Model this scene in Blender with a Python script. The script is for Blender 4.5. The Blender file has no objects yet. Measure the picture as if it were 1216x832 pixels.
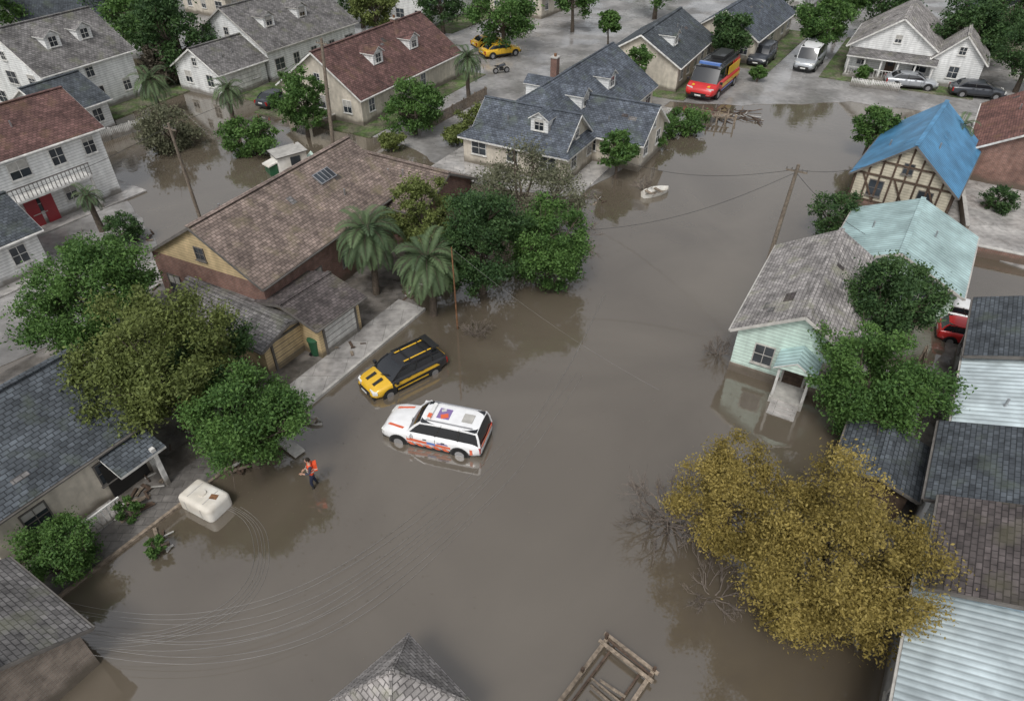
import bpy, math, random
import numpy as np
from mathutils import Vector, Matrix
random.seed(7); rng=np.random.default_rng(7)
COL=bpy.context.collection
rad=math.radians
# ------------------------------------------------------------------ materials
def mat(name,col,rough=.8,var=.2,scale=3.0,big=.35,bigvar=None,bump=.15,bscale=30,spec=.3,metal=0,kind=None,pw=.3,ph=.15,col2=None,mortar=None,wet=None,coat=0,mud=False,moss=None):
    m=bpy.data.materials.new(name);m.use_nodes=True;nt=m.node_tree;N=nt.nodes;Lk=nt.links
    b=N['Principled BSDF'];b.inputs['Roughness'].default_value=rough;b.inputs['Metallic'].default_value=metal
    b.inputs['Specular IOR Level'].default_value=spec;b.inputs['Coat Weight'].default_value=coat
    tc=N.new('ShaderNodeTexCoord')
    geo=N.new('ShaderNodeNewGeometry')
    def noise(s,d=4,vec=None):
        n=N.new('ShaderNodeTexNoise');n.inputs['Scale'].default_value=s;n.inputs['Detail'].default_value=d;Lk.new(vec or geo.outputs['Position'],n.inputs['Vector']);return n
    n1=noise(scale,6);n2=noise(big,3)
    def mr(o,a,c,f0=.3,f1=.7):
        r=N.new('ShaderNodeMapRange');r.inputs[1].default_value=f0;r.inputs[2].default_value=f1;r.inputs[3].default_value=a;r.inputs[4].default_value=c;Lk.new(o,r.inputs[0]);return r.outputs[0]
    bv=var if bigvar is None else bigvar
    f1=mr(n1.outputs[0],1-var,1+var);f2=mr(n2.outputs[0],1-bv,1+bv)
    mu=N.new('ShaderNodeMath');mu.operation='MULTIPLY';Lk.new(f1,mu.inputs[0]);Lk.new(f2,mu.inputs[1]);fo=mu.outputs[0]
    if mud:
        mp=N.new('ShaderNodeMapping');mp.inputs['Scale'].default_value=(1.6,1.6,.3);Lk.new(geo.outputs['Position'],mp.inputs['Vector'])
        ns=noise(1.6,4,mp.outputs[0]);m3=N.new('ShaderNodeMath');m3.operation='MULTIPLY';Lk.new(fo,m3.inputs[0]);Lk.new(mr(ns.outputs[0],.84,1.04,.36,.6),m3.inputs[1]);fo=m3.outputs[0]
    sc=N.new('ShaderNodeVectorMath');sc.operation='SCALE';Lk.new(fo,sc.inputs['Scale'])
    height=None
    if kind in('shingle','brick','slab'):
        t=N.new('ShaderNodeTexBrick');Lk.new(tc.outputs['UV'],t.inputs['Vector'])
        c2=col2 or tuple(c*.72 for c in col);mo=mortar or tuple(c*.45 for c in col)
        t.inputs['Color1'].default_value=(*col,1);t.inputs['Color2'].default_value=(*c2,1);t.inputs['Mortar'].default_value=(*mo,1)
        t.inputs['Scale'].default_value=1;t.inputs['Brick Width'].default_value=pw;t.inputs['Row Height'].default_value=ph
        t.inputs['Mortar Size'].default_value=.012 if kind!='shingle' else .02;t.inputs['Mortar Smooth'].default_value=.3
        Lk.new(t.outputs['Color'],sc.inputs[0])
        iv=N.new('ShaderNodeMath');iv.operation='SUBTRACT';iv.inputs[0].default_value=1;Lk.new(t.outputs['Fac'],iv.inputs[1]);height=iv.outputs[0]
    elif kind in('siding','metal'):
        t=N.new('ShaderNodeTexWave');t.wave_type='BANDS';t.bands_direction='Y' if kind=='siding' else 'X'
        t.wave_profile='SAW' if kind=='siding' else 'SIN'
        t.inputs['Scale'].default_value=.314/ph;Lk.new(tc.outputs['UV'],t.inputs['Vector']);height=t.outputs['Fac']
        mx=N.new('ShaderNodeMix');mx.data_type='RGBA';mx.inputs['A'].default_value=(*[c*.6 for c in col],1);mx.inputs['B'].default_value=(*col,1)
        Lk.new(mr(t.outputs['Fac'],0,1,0,.35),mx.inputs['Factor']);Lk.new(mx.outputs['Result'],sc.inputs[0])
    else:
        if col2:
            mx=N.new('ShaderNodeMix');mx.data_type='RGBA';mx.inputs['A'].default_value=(*col,1);mx.inputs['B'].default_value=(*col2,1)
            n3=noise(big*1.7,5);Lk.new(mr(n3.outputs[0],0,1,.42,.58),mx.inputs['Factor']);Lk.new(mx.outputs['Result'],sc.inputs[0])
        else: sc.inputs[0].default_value=col
    outc=sc.outputs[0]
    if mud:
        sx=N.new('ShaderNodeSeparateXYZ');Lk.new(geo.outputs['Position'],sx.inputs[0]);nz=noise(1.2,4)
        ma=N.new('ShaderNodeMath');ma.operation='MULTIPLY_ADD';Lk.new(nz.outputs[0],ma.inputs[0]);ma.inputs[1].default_value=-.7;Lk.new(sx.outputs['Z'],ma.inputs[2])
        mm=N.new('ShaderNodeMix');mm.data_type='RGBA';Lk.new(mr(ma.outputs[0],.8,0,-.05,.3),mm.inputs['Factor']);Lk.new(outc,mm.inputs['A']);mm.inputs['B'].default_value=(.11,.092,.07,1);outc=mm.outputs['Result']
    if moss:
        nm=noise(.9,6);mm=N.new('ShaderNodeMix');mm.data_type='RGBA';Lk.new(mr(nm.outputs[0],0,.6,.55,.72),mm.inputs['Factor']);Lk.new(outc,mm.inputs['A']);mm.inputs['B'].default_value=(*moss,1);outc=mm.outputs['Result']
    Lk.new(outc,b.inputs['Base Color'])
    if wet:
        n4=noise(wet,4);Lk.new(mr(n4.outputs[0],.05,rough,.44,.56),b.inputs['Roughness'])
    if bump>0:
        nb=noise(bscale,3);bp=N.new('ShaderNodeBump');bp.inputs['Strength'].default_value=bump;bp.inputs['Distance'].default_value=.02
        if height is not None:
            ad=N.new('ShaderNodeMath');ad.operation='MULTIPLY_ADD';Lk.new(nb.outputs[0],ad.inputs[0]);ad.inputs[1].default_value=.4;Lk.new(height,ad.inputs[2]);Lk.new(ad.outputs[0],bp.inputs['Height'])
        else: Lk.new(nb.outputs[0],bp.inputs['Height'])
        Lk.new(bp.outputs[0],b.inputs['Normal'])
    return m
def paint(name,col,rough=.3,metal=0,spec=.5,coat=.3): return mat(name,col,rough,var=.06,bump=0,spec=spec,metal=metal,coat=coat,bigvar=.03)
def roofm(name,c): return mat(name,c,.8,var=.34,scale=2.2,big=.6,bigvar=.26,kind='shingle',pw=.3,ph=.19,bump=.9,col2=tuple(x*.58 for x in c),mortar=tuple(x*.35 for x in c),moss=(c[0]*.75+.01,c[1]*.8+.012,c[2]*.6))
def metalm(name,c,p=.22): return mat(name,c,.45,var=.2,scale=1.3,big=.5,bigvar=.22,kind='metal',ph=p,bump=.9,spec=.5,moss=tuple(x*.55 for x in c))
R_brown=roofm('brown_shingles',(.27,.21,.18));R_slate=roofm('slate_shingles',(.095,.108,.122));R_bslate=roofm('blue_slate',(.12,.137,.165))
R_grey=roofm('grey_shingles',(.21,.2,.195));R_red=roofm('red_tiles',(.24,.12,.1));R_dred=roofm('dark_red_tiles',(.17,.095,.085));R_lgrey=roofm('weathered_shingles',(.38,.355,.34));R_dark=roofm('dark_brown_shingles',(.115,.098,.095))
R_blue=metalm('blue_metal_roof',(.075,.24,.42),.3);R_teal=metalm('teal_metal_roof',(.36,.49,.485),.3);R_white=metalm('pale_metal_roof',(.55,.63,.65),.3);R_pale=metalm('pale_grey_metal_roof',(.46,.53,.55),.25)
W_brick=mat('red_brick',(.25,.12,.088),.85,kind='brick',pw=.24,ph=.08,mortar=(.25,.22,.2),bump=.3,mud=True)
W_white=mat('white_siding',(.78,.785,.77),.6,var=.08,kind='siding',ph=.2,bump=.5,mud=True)
W_cream=mat('cream_siding',(.56,.51,.4),.7,var=.1,kind='siding',ph=.2,bump=.5,mud=True)
W_yel=mat('ochre_siding',(.62,.48,.28),.7,var=.12,kind='siding',ph=.18,bump=.5,mud=True)
W_mint=mat('mint_siding',(.6,.74,.66),.65,var=.08,kind='siding',ph=.2,bump=.5,mud=True)
W_beige=mat('beige_stucco',(.55,.5,.42),.9,var=.13,mud=True);W_grey=mat('grey_stucco',(.33,.33,.32),.9,var=.15,mud=True);W_blue=mat('blue_siding',(.38,.5,.58),.7,kind='siding',ph=.2,var=.1,bump=.5,mud=True)
W_brbr=mat('brown_brick',(.27,.215,.175),.85,kind='brick',pw=.24,ph=.08,mortar=(.25,.23,.2),bump=.3,mud=True)
M_trim=mat('white_trim',(.64,.63,.6),.5,var=.18,scale=4,bump=0,mud=True);M_dtrim=mat('dark_trim',(.13,.12,.11),.6,bump=0);M_wood=mat('weathered_wood',(.21,.17,.13),.85,var=.45,scale=6,bump=.6)
M_dwood=mat('dark_wood',(.08,.055,.04),.85,var=.35,scale=6,bump=.4);M_pole=mat('pole_wood',(.17,.14,.11),.9,var=.3,scale=9,bump=.5)
M_glass=mat('window_glass',(.035,.042,.05),.08,var=.5,scale=.8,bump=0,spec=.8);M_red_door=paint('red_paint_door',(.32,.03,.04))
M_conc=mat('concrete',(.36,.345,.325),.8,var=.25,scale=2.5,big=.5,bigvar=.25,bump=.25,kind='slab',pw=1.6,ph=1.5,col2=(.31,.295,.28),mortar=(.15,.14,.13),wet=.6)
M_kerb=mat('kerb_concrete',(.42,.405,.375),.8,var=.2,bump=.2);M_dirt=mat('muddy_ground',(.1,.09,.078),.75,var=.35,scale=2,bump=.6,bscale=12,col2=(.17,.155,.14),wet=.8)
M_asph=mat('wet_asphalt',(.29,.28,.27),.5,var=.2,scale=2,big=.14,bigvar=.26,bump=.15,bscale=40,col2=(.19,.183,.175),wet=.22)
M_grass=mat('grass',(.08,.12,.04),.95,var=.45,scale=5,big=.5,bump=.8,bscale=25,col2=(.13,.125,.085))
M_pav=mat('wet_dark_paving',(.15,.14,.13),.6,var=.25,scale=3,bump=.5,kind='slab',pw=.6,ph=.4,wet=.7)
M_seabed=mat('flooded_soil',(.06,.05,.04),.9)
M_black=paint('black_plastic',(.015,.015,.015),.5);M_tyre=mat('tyre_rubber',(.02,.02,.02),.85,bump=0);M_rim=paint('alloy_rim',(.45,.45,.46),.35,.8)
M_carglass=mat('car_glass',(.012,.014,.017),.06,var=.05,bump=0,spec=1.0)
M_lamp=paint('headlamp',(.75,.75,.72),.15);M_tail=paint('tail_lamp',(.35,.01,.01),.25)
P_white=paint('white_car_paint',(.8,.8,.8));P_yel=paint('yellow_car_paint',(.7,.42,.03));P_blk=paint('black_car_paint',(.02,.02,.022));P_red=paint('red_car_paint',(.55,.03,.03))
P_or=paint('orange_decal',(.7,.13,.05));P_blue=paint('blue_decal',(.1,.2,.5));P_sil=paint('silver_car_paint',(.42,.44,.46),.3,.4);P_dk=paint('dark_car_paint',(.05,.055,.065));P_purple=paint('violet_decal',(.22,.15,.34));P_grn=paint('green_bin_plastic',(.02,.09,.04),.5)
M_rust=mat('rusty_steel',(.16,.08,.04),.8,var=.4,scale=8);M_wire=mat('wire',(.25,.24,.225),.6,bump=0);M_dwire=mat('dark_wire',(.03,.03,.03),.6,bump=0)
def leafmat(name,c1,c2,tr=.25):
    m=bpy.data.materials.new(name);m.use_nodes=True;nt=m.node_tree;N=nt.nodes;Lk=nt.links;b=N['Principled BSDF']
    a=N.new('ShaderNodeAttribute');a.attribute_name='tint'
    mx=N.new('ShaderNodeMix');mx.data_type='RGBA';mx.inputs['A'].default_value=(*c1,1);mx.inputs['B'].default_value=(*c2,1);Lk.new(a.outputs['Fac'],mx.inputs['Factor'])
    Lk.new(mx.outputs['Result'],b.inputs['Base Color']);b.inputs['Roughness'].default_value=.6;b.inputs['Specular IOR Level'].default_value=.25
    t=N.new('ShaderNodeBsdfTranslucent');Lk.new(mx.outputs['Result'],t.inputs[0]);s=N.new('ShaderNodeMixShader');s.inputs[0].default_value=tr
    Lk.new(b.outputs[0],s.inputs[1]);Lk.new(t.outputs[0],s.inputs[2]);Lk.new(s.outputs[0],N['Material Output'].inputs[0]);return m
F_green=leafmat('green_leaves',(.045,.1,.026),(.135,.24,.06));F_olive=leafmat('olive_leaves',(.085,.11,.03),(.21,.25,.075));F_dark=leafmat('dark_leaves',(.032,.07,.026),(.09,.16,.05))
F_gold=leafmat('autumn_leaves',(.16,.125,.032),(.43,.335,.1));F_pale=leafmat('pale_leaves',(.1,.11,.065),(.2,.2,.125));F_palm=leafmat('palm_leaves',(.055,.09,.045),(.15,.21,.1));F_bare=leafmat('dry_leaves',(.09,.08,.06),(.16,.135,.1))
M_bark=mat('bark',(.1,.08,.062),.95,var=.35,scale=8,bump=.7)
M_twig=mat('dry_twigs',(.15,.125,.105),.95,var=.3,scale=8,bump=0)
# ------------------------------------------------------------------ mesh builder
class MB:
    def __init__(s): s.v=[];s.f=[];s.m=[];s.mats=[];s.sm=[]
    def mi(s,m):
        if m not in s.mats:s.mats.append(m)
        return s.mats.index(m)
    def poly(s,pts,m,smooth=False):
        i=len(s.v);s.v+= [tuple(p) for p in pts];s.f.append(list(range(i,i+len(pts))));s.m.append(s.mi(m));s.sm.append(smooth)
    def idx(s,verts,faces,m,smooth=False):
        i=len(s.v);s.v+=[tuple(p) for p in verts]
        for k_,f in enumerate(faces):s.f.append([i+k for k in f]);s.m.append(s.mi(m[k_] if isinstance(m,list) else m));s.sm.append(smooth)
    def box(s,x0,x1,y0,y1,z0,z1,m):
        v=[(x0,y0,z0),(x1,y0,z0),(x1,y1,z0),(x0,y1,z0),(x0,y0,z1),(x1,y0,z1),(x1,y1,z1),(x0,y1,z1)]
        s.idx(v,[(0,3,2,1),(4,5,6,7),(0,1,5,4),(1,2,6,5),(2,3,7,6),(3,0,4,7)],m)
    def obox(s,c,ax,ay,az,m):
        c,ax,ay,az=map(Vector,(c,ax,ay,az));v=[c+sx*ax+sy*ay+sz*az for sz in(-1,1) for sx,sy in((-1,-1),(1,-1),(1,1),(-1,1))]
        s.idx(v,[(0,3,2,1),(4,5,6,7),(0,1,5,4),(1,2,6,5),(2,3,7,6),(3,0,4,7)],m)
    def beam(s,p0,p1,w,t,m,up=(0,0,1)):
        p0,p1=Vector(p0),Vector(p1);d=(p1-p0);L=d.length
        if L<1e-6:return
        d/=L;u=Vector(up)
        if abs(d.dot(u))>.95:u=Vector((0,1,0))
        a=d.cross(u).normalized();b=a.cross(d);s.obox((p0+p1)/2,d*(L/2),a*(w/2),b*(t/2),m)
    def tube(s,pts,rs,m,n=7,cap=True):
        pts=[Vector(p) for p in pts];V=[]
        for i,p in enumerate(pts):
            d=(pts[min(i+1,len(pts)-1)]-pts[max(i-1,0)]).normalized();u=Vector((0,0,1)) if abs(d.z)<.9 else Vector((1,0,0))
            a=d.cross(u).normalized();b=a.cross(d)
            V+=[p+(a*math.cos(2*math.pi*k/n)+b*math.sin(2*math.pi*k/n))*rs[i] for k in range(n)]
        F=[]
        for i in range(len(pts)-1):
            for k in range(n):F.append((i*n+k,i*n+(k+1)%n,(i+1)*n+(k+1)%n,(i+1)*n+k))
        if cap:F.append(tuple(range(n))[::-1]);F.append(tuple((len(pts)-1)*n+k for k in range(n)))
        s.idx(V,F,m,True)
    def cyl(s,c,ax,r,h,m,n=20):
        c=Vector(c);ax=Vector(ax).normalized();s.tube([c-ax*h/2,c+ax*h/2],[r,r],m,n)
    def build(s,name,parent=None,sharp=40,bevel=0):
        me=bpy.data.meshes.new(name);me.from_pydata(s.v,[],s.f)
        for m in s.mats:me.materials.append(m)
        me.polygons.foreach_set('material_index',s.m);me.polygons.foreach_set('use_smooth',s.sm)
        uv=me.uv_layers.new(name='UVMap');me.update()
        for p in me.polygons:
            n=p.normal
            if abs(n.z)>.98:u=Vector((1,0,0));v=Vector((0,1,0))
            else:
                u=Vector((0,0,1)).cross(n).normalized();v=n.cross(u)
            for li in p.loop_indices:
                co=me.vertices[me.loops[li].vertex_index].co;uv.data[li].uv=(co.dot(u),co.dot(v))
        if any(s.sm):me.set_sharp_from_angle(angle=rad(sharp))
        o=bpy.data.objects.new(name,me);COL.objects.link(o)
        if parent:o.parent=parent
        if bevel:
            bm=o.modifiers.new('b','BEVEL');bm.width=bevel;bm.segments=2;bm.limit_method='ANGLE'
        return o
def empty(name,x,y,z=0,yaw=0):
    e=bpy.data.objects.new(name,None);e.location=(x,y,z);e.rotation_euler=(0,0,rad(yaw));e.empty_display_size=.3;COL.objects.link(e);return e
# ------------------------------------------------------------------ ground and water
def rough_line(pts,step,amp):
    out=[]
    for i in range(len(pts)):
        a=Vector(pts[i]);b=Vector(pts[(i+1)%len(pts)]);L=(b-a).length;n=max(1,int(L/step)) if L<120 else 1
        for k in range(n):
            p=a.lerp(b,k/n)
            if n>1:p+=Vector((random.uniform(-amp,amp),random.uniform(-amp,amp)))
            out.append((p.x,p.y))
    return out
def slab(name,pts,z,m,z0=-.5,side=None):
    ar=sum(pts[i][0]*pts[(i+1)%len(pts)][1]-pts[(i+1)%len(pts)][0]*pts[i][1] for i in range(len(pts)))
    if ar<0:pts=pts[::-1]
    b=MB();b.poly([(x,y,z) for x,y in pts],m)
    for i in range(len(pts)):
        p,q=pts[i],pts[(i+1)%len(pts)];b.poly([(p[0],p[1],z0),(q[0],q[1],z0),(q[0],q[1],z),(p[0],p[1],z)],side or m)
    return b.build(name)
slab('ground',[(-900,-300),(900,-300),(900,1500),(-900,1500)],-.6,M_seabed,-.8)
wm=bpy.data.materials.new('flood_water');wm.use_nodes=True;nt=wm.node_tree;N=nt.nodes;Lk=nt.links;b=N['Principled BSDF']
geo=N.new('ShaderNodeNewGeometry')
n1=N.new('ShaderNodeTexNoise');n1.inputs['Scale'].default_value=.09;n1.inputs['Detail'].default_value=5;n1.inputs['Distortion'].default_value=.8;Lk.new(geo.outputs['Position'],n1.inputs['Vector'])
cr=N.new('ShaderNodeValToRGB');cr.color_ramp.elements[0].position=.35;cr.color_ramp.elements[0].color=(.096,.078,.057,1);cr.color_ramp.elements[1].position=.68;cr.color_ramp.elements[1].color=(.138,.116,.088,1);Lk.new(n1.outputs[0],cr.inputs[0]);Lk.new(cr.outputs[0],b.inputs['Base Color'])
b.inputs['Roughness'].default_value=.04;b.inputs['IOR'].default_value=2.3
n2=N.new('ShaderNodeTexNoise');n2.inputs['Scale'].default_value=1.8;n2.inputs['Detail'].default_value=4;Lk.new(geo.outputs['Position'],n2.inputs['Vector'])
n4=N.new('ShaderNodeTexNoise');n4.inputs['Scale'].default_value=.12;Lk.new(geo.outputs['Position'],n4.inputs['Vector'])
r4=N.new('ShaderNodeMapRange');r4.inputs[1].default_value=.4;r4.inputs[2].default_value=.65;r4.inputs[3].default_value=.04;r4.inputs[4].default_value=.2;Lk.new(n4.outputs[0],r4.inputs[0])
bp=N.new('ShaderNodeBump');bp.inputs['Distance'].default_value=.05;Lk.new(r4.outputs[0],bp.inputs['Strength']);Lk.new(n2.outputs[0],bp.inputs['Height']);Lk.new(bp.outputs[0],b.inputs['Normal'])
bw=MB();bw.poly([(-300,-60,0),(300,-60,0),(300,140,0),(-300,140,0)],wm);bw.build('flood_water')
far=[(-280,95),(-60,86),(-45,85),(-36,82),(-26,76),(-21,67),(-13,60.5),(-9,58),(-6,54),(-4.5,51),(4.3,47.8),(9,53),(13,58),(13,66),(16,69.5),(23,68.5),(34,69.5),(50,62.5),(80,50),(280,-20)]
slab('street_pavement',rough_line(far,1.2,.25)[:-1]+[(280,-20),(900,0),(900,1400),(-900,1400),(-900,95)],.03,M_asph)
slab('wet_side_street',rough_line([(-34,22),(-27,28),(-22.5,33.5),(-24,40.5),(-29,47.5),(-36,42),(-46,30),(-40,22)],1.2,.15),.025,M_asph)
lot=[(-19,11.5),(-17.9,13.1),(-12.9,20.8),(-9.5,25.8),(-5.2,33.0),(-6.3,34.6),(-5,38),(-1,44),(-5,50),(-11.5,50),(-19,41),(-31,20)]
slab('muddy_yard',lot,.06,M_dirt)
slab('driveway',[(-20.6,33.4),(-19.1,41),(-21.5,42.8),(-25,36),(-24,32)],.05,M_conc)
def strip(name,p,q,w0,w1,z,m):
    p,q=Vector(p),Vector(q);d=(q-p).normalized();n=Vector((-d.y,d.x));slab(name,[tuple(p+n*w0),tuple(q+n*w0),tuple(q+n*w1),tuple(p+n*w1)],z,m,z-.4)
strip('sidewalk',(-10.6,23.82),(-5.1,33.1),.16,2.0,.12,M_conc)
strip('kerb',(-10.6,23.82),(-5.1,33.1),0,.15,.17,M_kerb)
strip('kerb',(-18.4,12.2),(-10.65,23.75),0,.14,.12,M_wood)
strip('boardwalk',(-18.4,12.2),(-10.7,23.7),.15,1.7,.08,M_pav)
slab('sidewalk',rough_line([(30.2,40.5),(34,36.5),(80,34),(80,49),(36,57),(32,48)],1.5,.1),.08,M_conc)
slab('muddy_yard',rough_line([(13.6,8),(14.6,15),(16.4,20),(20,24),(24,30),(40,30),(40,5),(14,5)],1,.15),.05,M_dirt)
yz=[.07]
def yard(c,yaw,L,W,m=M_grass):
    r=Matrix.Rotation(rad(yaw),2);pts=[Vector(c)+r@Vector(p) for p in((-L/2,-W/2),(L/2,-W/2),(L/2,W/2),(-L/2,W/2))]
    yz[0]+=.004;slab('garden_lawn' if m is M_grass else 'paved_yard',[tuple(p) for p in pts],yz[0],m)
# ------------------------------------------------------------------ buildings
def window(b,c,t,n,w,h,trim=M_trim,mull=True):
    c,t,n=Vector(c),Vector(t),Vector(n);z=Vector((0,0,1))
    b.obox(c+n*.012,t*(w/2),n*.012,z*(h/2),M_glass)
    f=.055
    if random.random()<.45:
        hb=h*random.uniform(.2,.6);b.obox(c+n*.02+z*(h/2-hb/2),t*(w/2-.01),n*.008,z*(hb/2),M_kerb)
    for sg in(-1,1):
        b.obox(c+t*sg*(w/2+f/2)+n*.03,t*(f/2),n*.032,z*(h/2+f),trim);b.obox(c+z*sg*(h/2+f/2)+n*.03,t*(w/2),n*.03,z*(f/2),trim)
    if mull:
        b.obox(c+n*.033,t*.016,n*.014,z*(h/2),trim);b.obox(c+n*.034,t*(w/2),n*.014,z*.016,trim)
    b.obox(c-z*(h/2+f+.025)+n*.06,t*(w/2+.1),n*.06,z*.025,trim)
def slope_slab(b,p,m,tm,th=.1):
    P=[Vector(q) for q in p];D=[q-Vector((0,0,th)) for q in P];b.poly(P,m);b.poly(D[::-1],tm)
    for i in range(len(P)):j=(i+1)%len(P);b.poly([D[i],D[j],P[j],P[i]],tm)
def house(name,c,yaw,L,W,ze,rise,wall,roof,trim=M_trim,hip=0,over=.35,st=1,dorm=(),chim=None,door=None,gable=None,win=True,z0=-.4,base=None,gdoor=None,wgap=2.5,doorm=None,vent=True):
    e=empty(name,c[0],c[1],0,yaw);b=MB();l,w=L/2,W/2
    b.box(-l,l,-w,w,z0,ze,wall)
    k=rise/w
    if not hip:
        for sx in(-1,1):
            pts=[(sx*l,-w*sx,ze),(sx*l,w*sx,ze),(sx*l,0,ze+rise-.06)];b.poly(pts if sx>0 else pts,gable or wall)
    if base:
        b.box(-l-.04,l+.04,-w-.04,w+.04,z0,.55,base)
    b.build('walls',e)
    r=MB();o=over;zo=ze-k*o+.06;zr=ze+rise+.06
    if hip:
        hl=l+o;hw=w+o;rl=max(hl-hw,0.02) if hip==1 else 0
        A=[(-hl,-hw,zo),(hl,-hw,zo),(hl,hw,zo),(-hl,hw,zo)]
        if hip==2:
            R0=(-hl+hw,0,zr);R1=(hl,0,zr)
        else:R0=(-rl,0,zr);R1=(rl,0,zr)
        r.poly([A[0],A[1],R1,R0],roof);r.poly([A[2],A[3],R0,R1],roof);r.poly([A[3],A[0],R0],roof)
        r.poly([A[1],A[2],R1],roof if hip==1 else wall)
        for i in range(4):
            p,q=A[i],A[(i+1)%4];r.poly([(p[0],p[1],zo-.14),(q[0],q[1],zo-.14),q,p],trim)
        r.poly([(q[0],q[1],zo-.14) for q in A[::-1]],trim)
        cw=.16 if L>4 else .09
        for a,bb in((A[0],R0),(A[3],R0),(A[1],R1),(A[2],R1),(R0,R1)):r.beam(Vector(a)+Vector((0,0,.015)),Vector(bb)+Vector((0,0,.015)),cw,.03,roof)
    else:
        hl=l+o;hw=w+o
        slope_slab(r,[(-hl,-hw,zo),(hl,-hw,zo),(hl,-.01,zr),(-hl,-.01,zr)],roof,trim)
        slope_slab(r,[(-hl,.01,zr),(hl,.01,zr),(hl,hw,zo),(-hl,hw,zo)],roof,trim)
        r.beam((-hl-.01,0,zr+.03),(hl+.01,0,zr+.03),.3,.06,roof)
        for sx in(-1,1):
            for sy in(-1,1):r.beam((sx*(hl+.015),0,zr-.1),(sx*(hl+.015),sy*hw,zo-.1),.03,.12,trim)
        for sy in(-1,1):
            r.beam((-hl,sy*(hw+.04),zo-.08),(hl,sy*(hw+.04),zo-.08),.08,.07,trim)
    r.build('roof',e)
    d=MB();z=Vector((0,0,1))
    if win:
        for (n,t,ln,off) in(((0,-1,0),(1,0,0),L,w),((0,1,0),(1,0,0),L,w),((-1,0,0),(0,1,0),W,l),((1,0,0),(0,1,0),W,l)):
            n,t=Vector(n),Vector(t);k2=max(1,int(ln/wgap))
            for s_ in range(st):
                zc=min(1.6+s_*2.6,ze-.85)
                for i in range(k2):
                    if k2>2 and random.random()<.22:continue
                    a=(i+.5)*ln/k2-ln/2+random.uniform(-.2,.2)
                    if s_==0 and door and door[0]==(int(n.x),int(n.y)) and abs(a-door[1])<1.1:continue
                    window(d,n*off+t*a+z*zc,t,n,random.choice((.8,.9,1.3)) if k2>2 else .9,1.1,trim)
            if n.x and rise>1.7 and vent and not(hip):window(d,n*off+z*(ze+rise*.33),t,n,.6,.7,trim)
    if door:
        n=Vector((*door[0],0));t=Vector((abs(n.y),abs(n.x),0));off=l if n.x else w;cc=n*off+t*door[1]+z*1.05
        d.obox(cc+n*.03,t*.48,n*.03,z*1.02,doorm or M_dwood);
        for sg in(-1,1):d.obox(cc+t*sg*.53+n*.04,t*.05,n*.04,z*1.07,trim)
        d.obox(cc+z*1.07+n*.04,t*.6,n*.045,z*.05,trim);d.obox(n*(off+.5)+t*door[1]+z*.06,t*.7,n*.5,z*.1,M_conc)
        d.obox(cc+z*.5+n*.065,t*.28,n*.006,z*.3,M_glass)
    if gdoor:
        n=Vector((*gdoor[0],0));t=Vector((abs(n.y),abs(n.x),0));off=l if n.x else w;gw,gh=gdoor[2],gdoor[3];cc=n*off+t*gdoor[1]+z*(gh/2+.05)
        d.obox(cc+n*.02,t*(gw/2),n*.02,z*(gh/2),gdoor[4])
        for i in range(1,5):d.obox(cc+n*.045+z*(gh/2-i*gh/5),t*(gw/2),n*.006,z*.012,M_dtrim)
        for sg in(-1,1):d.obox(cc+t*sg*(gw/2+.06)+n*.04,t*.06,n*.04,z*(gh/2+.1),trim)
        d.obox(cc+z*(gh/2+.06)+n*.04,t*(gw/2),n*.038,z*.06,trim)
    for (dx,sy) in dorm:
        yf=sy*w*.62;zs=ze+rise*(1-.62);dw=.75;dh=1.15
        d.box(dx-dw,dx+dw,min(yf,0),max(yf,0),zs-.3,zs+dh,W_white if wall is not W_cream else wall)
        zt=zs+dh+.02;o2=.15;yfo=yf+sy*.2
        P=[(dx-dw-o2,yfo,zt-.08),(dx,yfo,zt+.5),(dx+dw+o2,yfo,zt-.08)];Q=[(p[0],0,p[2]) for p in P]
        q1=[P[0],P[1],Q[1],Q[0]];q2=[P[1],P[2],Q[2],Q[1]]
        for q in(q1,q2):
            if (Vector(q[1])-Vector(q[0])).cross(Vector(q[2])-Vector(q[1])).z<0:q=q[::-1]
            slope_slab(d,q,roof,trim,.08)
        tri=[(dx-dw,yf,zt-.1),(dx+dw,yf,zt-.1),(dx,yf,zt+.36)];d.poly(tri if sy<0 else tri[::-1],W_white)
        window(d,(dx,yf,zs+.62),(1,0,0),(0,sy,0),.75,.8,trim)
    if chim:
        cx,cy=chim;zt=ze+rise+.3;d.box(cx-.3,cx+.3,cy-.3,cy+.3,ze,zt,W_brick);d.box(cx-.36,cx+.36,cy-.36,cy+.36,zt,zt+.1,M_kerb);d.cyl((cx,cy,zt+.22),(0,0,1),.12,.26,M_rust,10)
    if rise>1 and L>5:
        for i in range(2):
            px=random.uniform(-l*.6,l*.6);py=random.choice((-1,1))*w*random.uniform(.3,.7);pz=ze+rise*(1-abs(py)/w)
            d.cyl((px,py,pz+.2),(0,0,1),.06,.5,M_rim,8)
        for i in range(int(L*.6)):
            px=random.uniform(-l*.9,l*.9);sy=random.choice((-1,1));fy=random.uniform(.2,.85)
            if hip and abs(px)>l-w:continue
            if any(abs(px-q[0])<1.3 for q in dorm):continue
            nn=Vector((0,sy*k,1)).normalized();dn=Vector((0,sy,-k)).normalized();cpt=Vector((px,sy*w*fy,ze+rise*(1-fy)+.06))
            d.obox(cpt+nn*.012,Vector((random.uniform(.15,.5),0,0)),dn*random.uniform(.1,.3),nn*.008,roof if random.random()<.5 else random.choice((R_dark,R_grey)) if roof not in(R_white,R_teal,R_blue,R_pale) else roof)
    if d.v:d.build('fittings',e)
    return e
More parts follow.
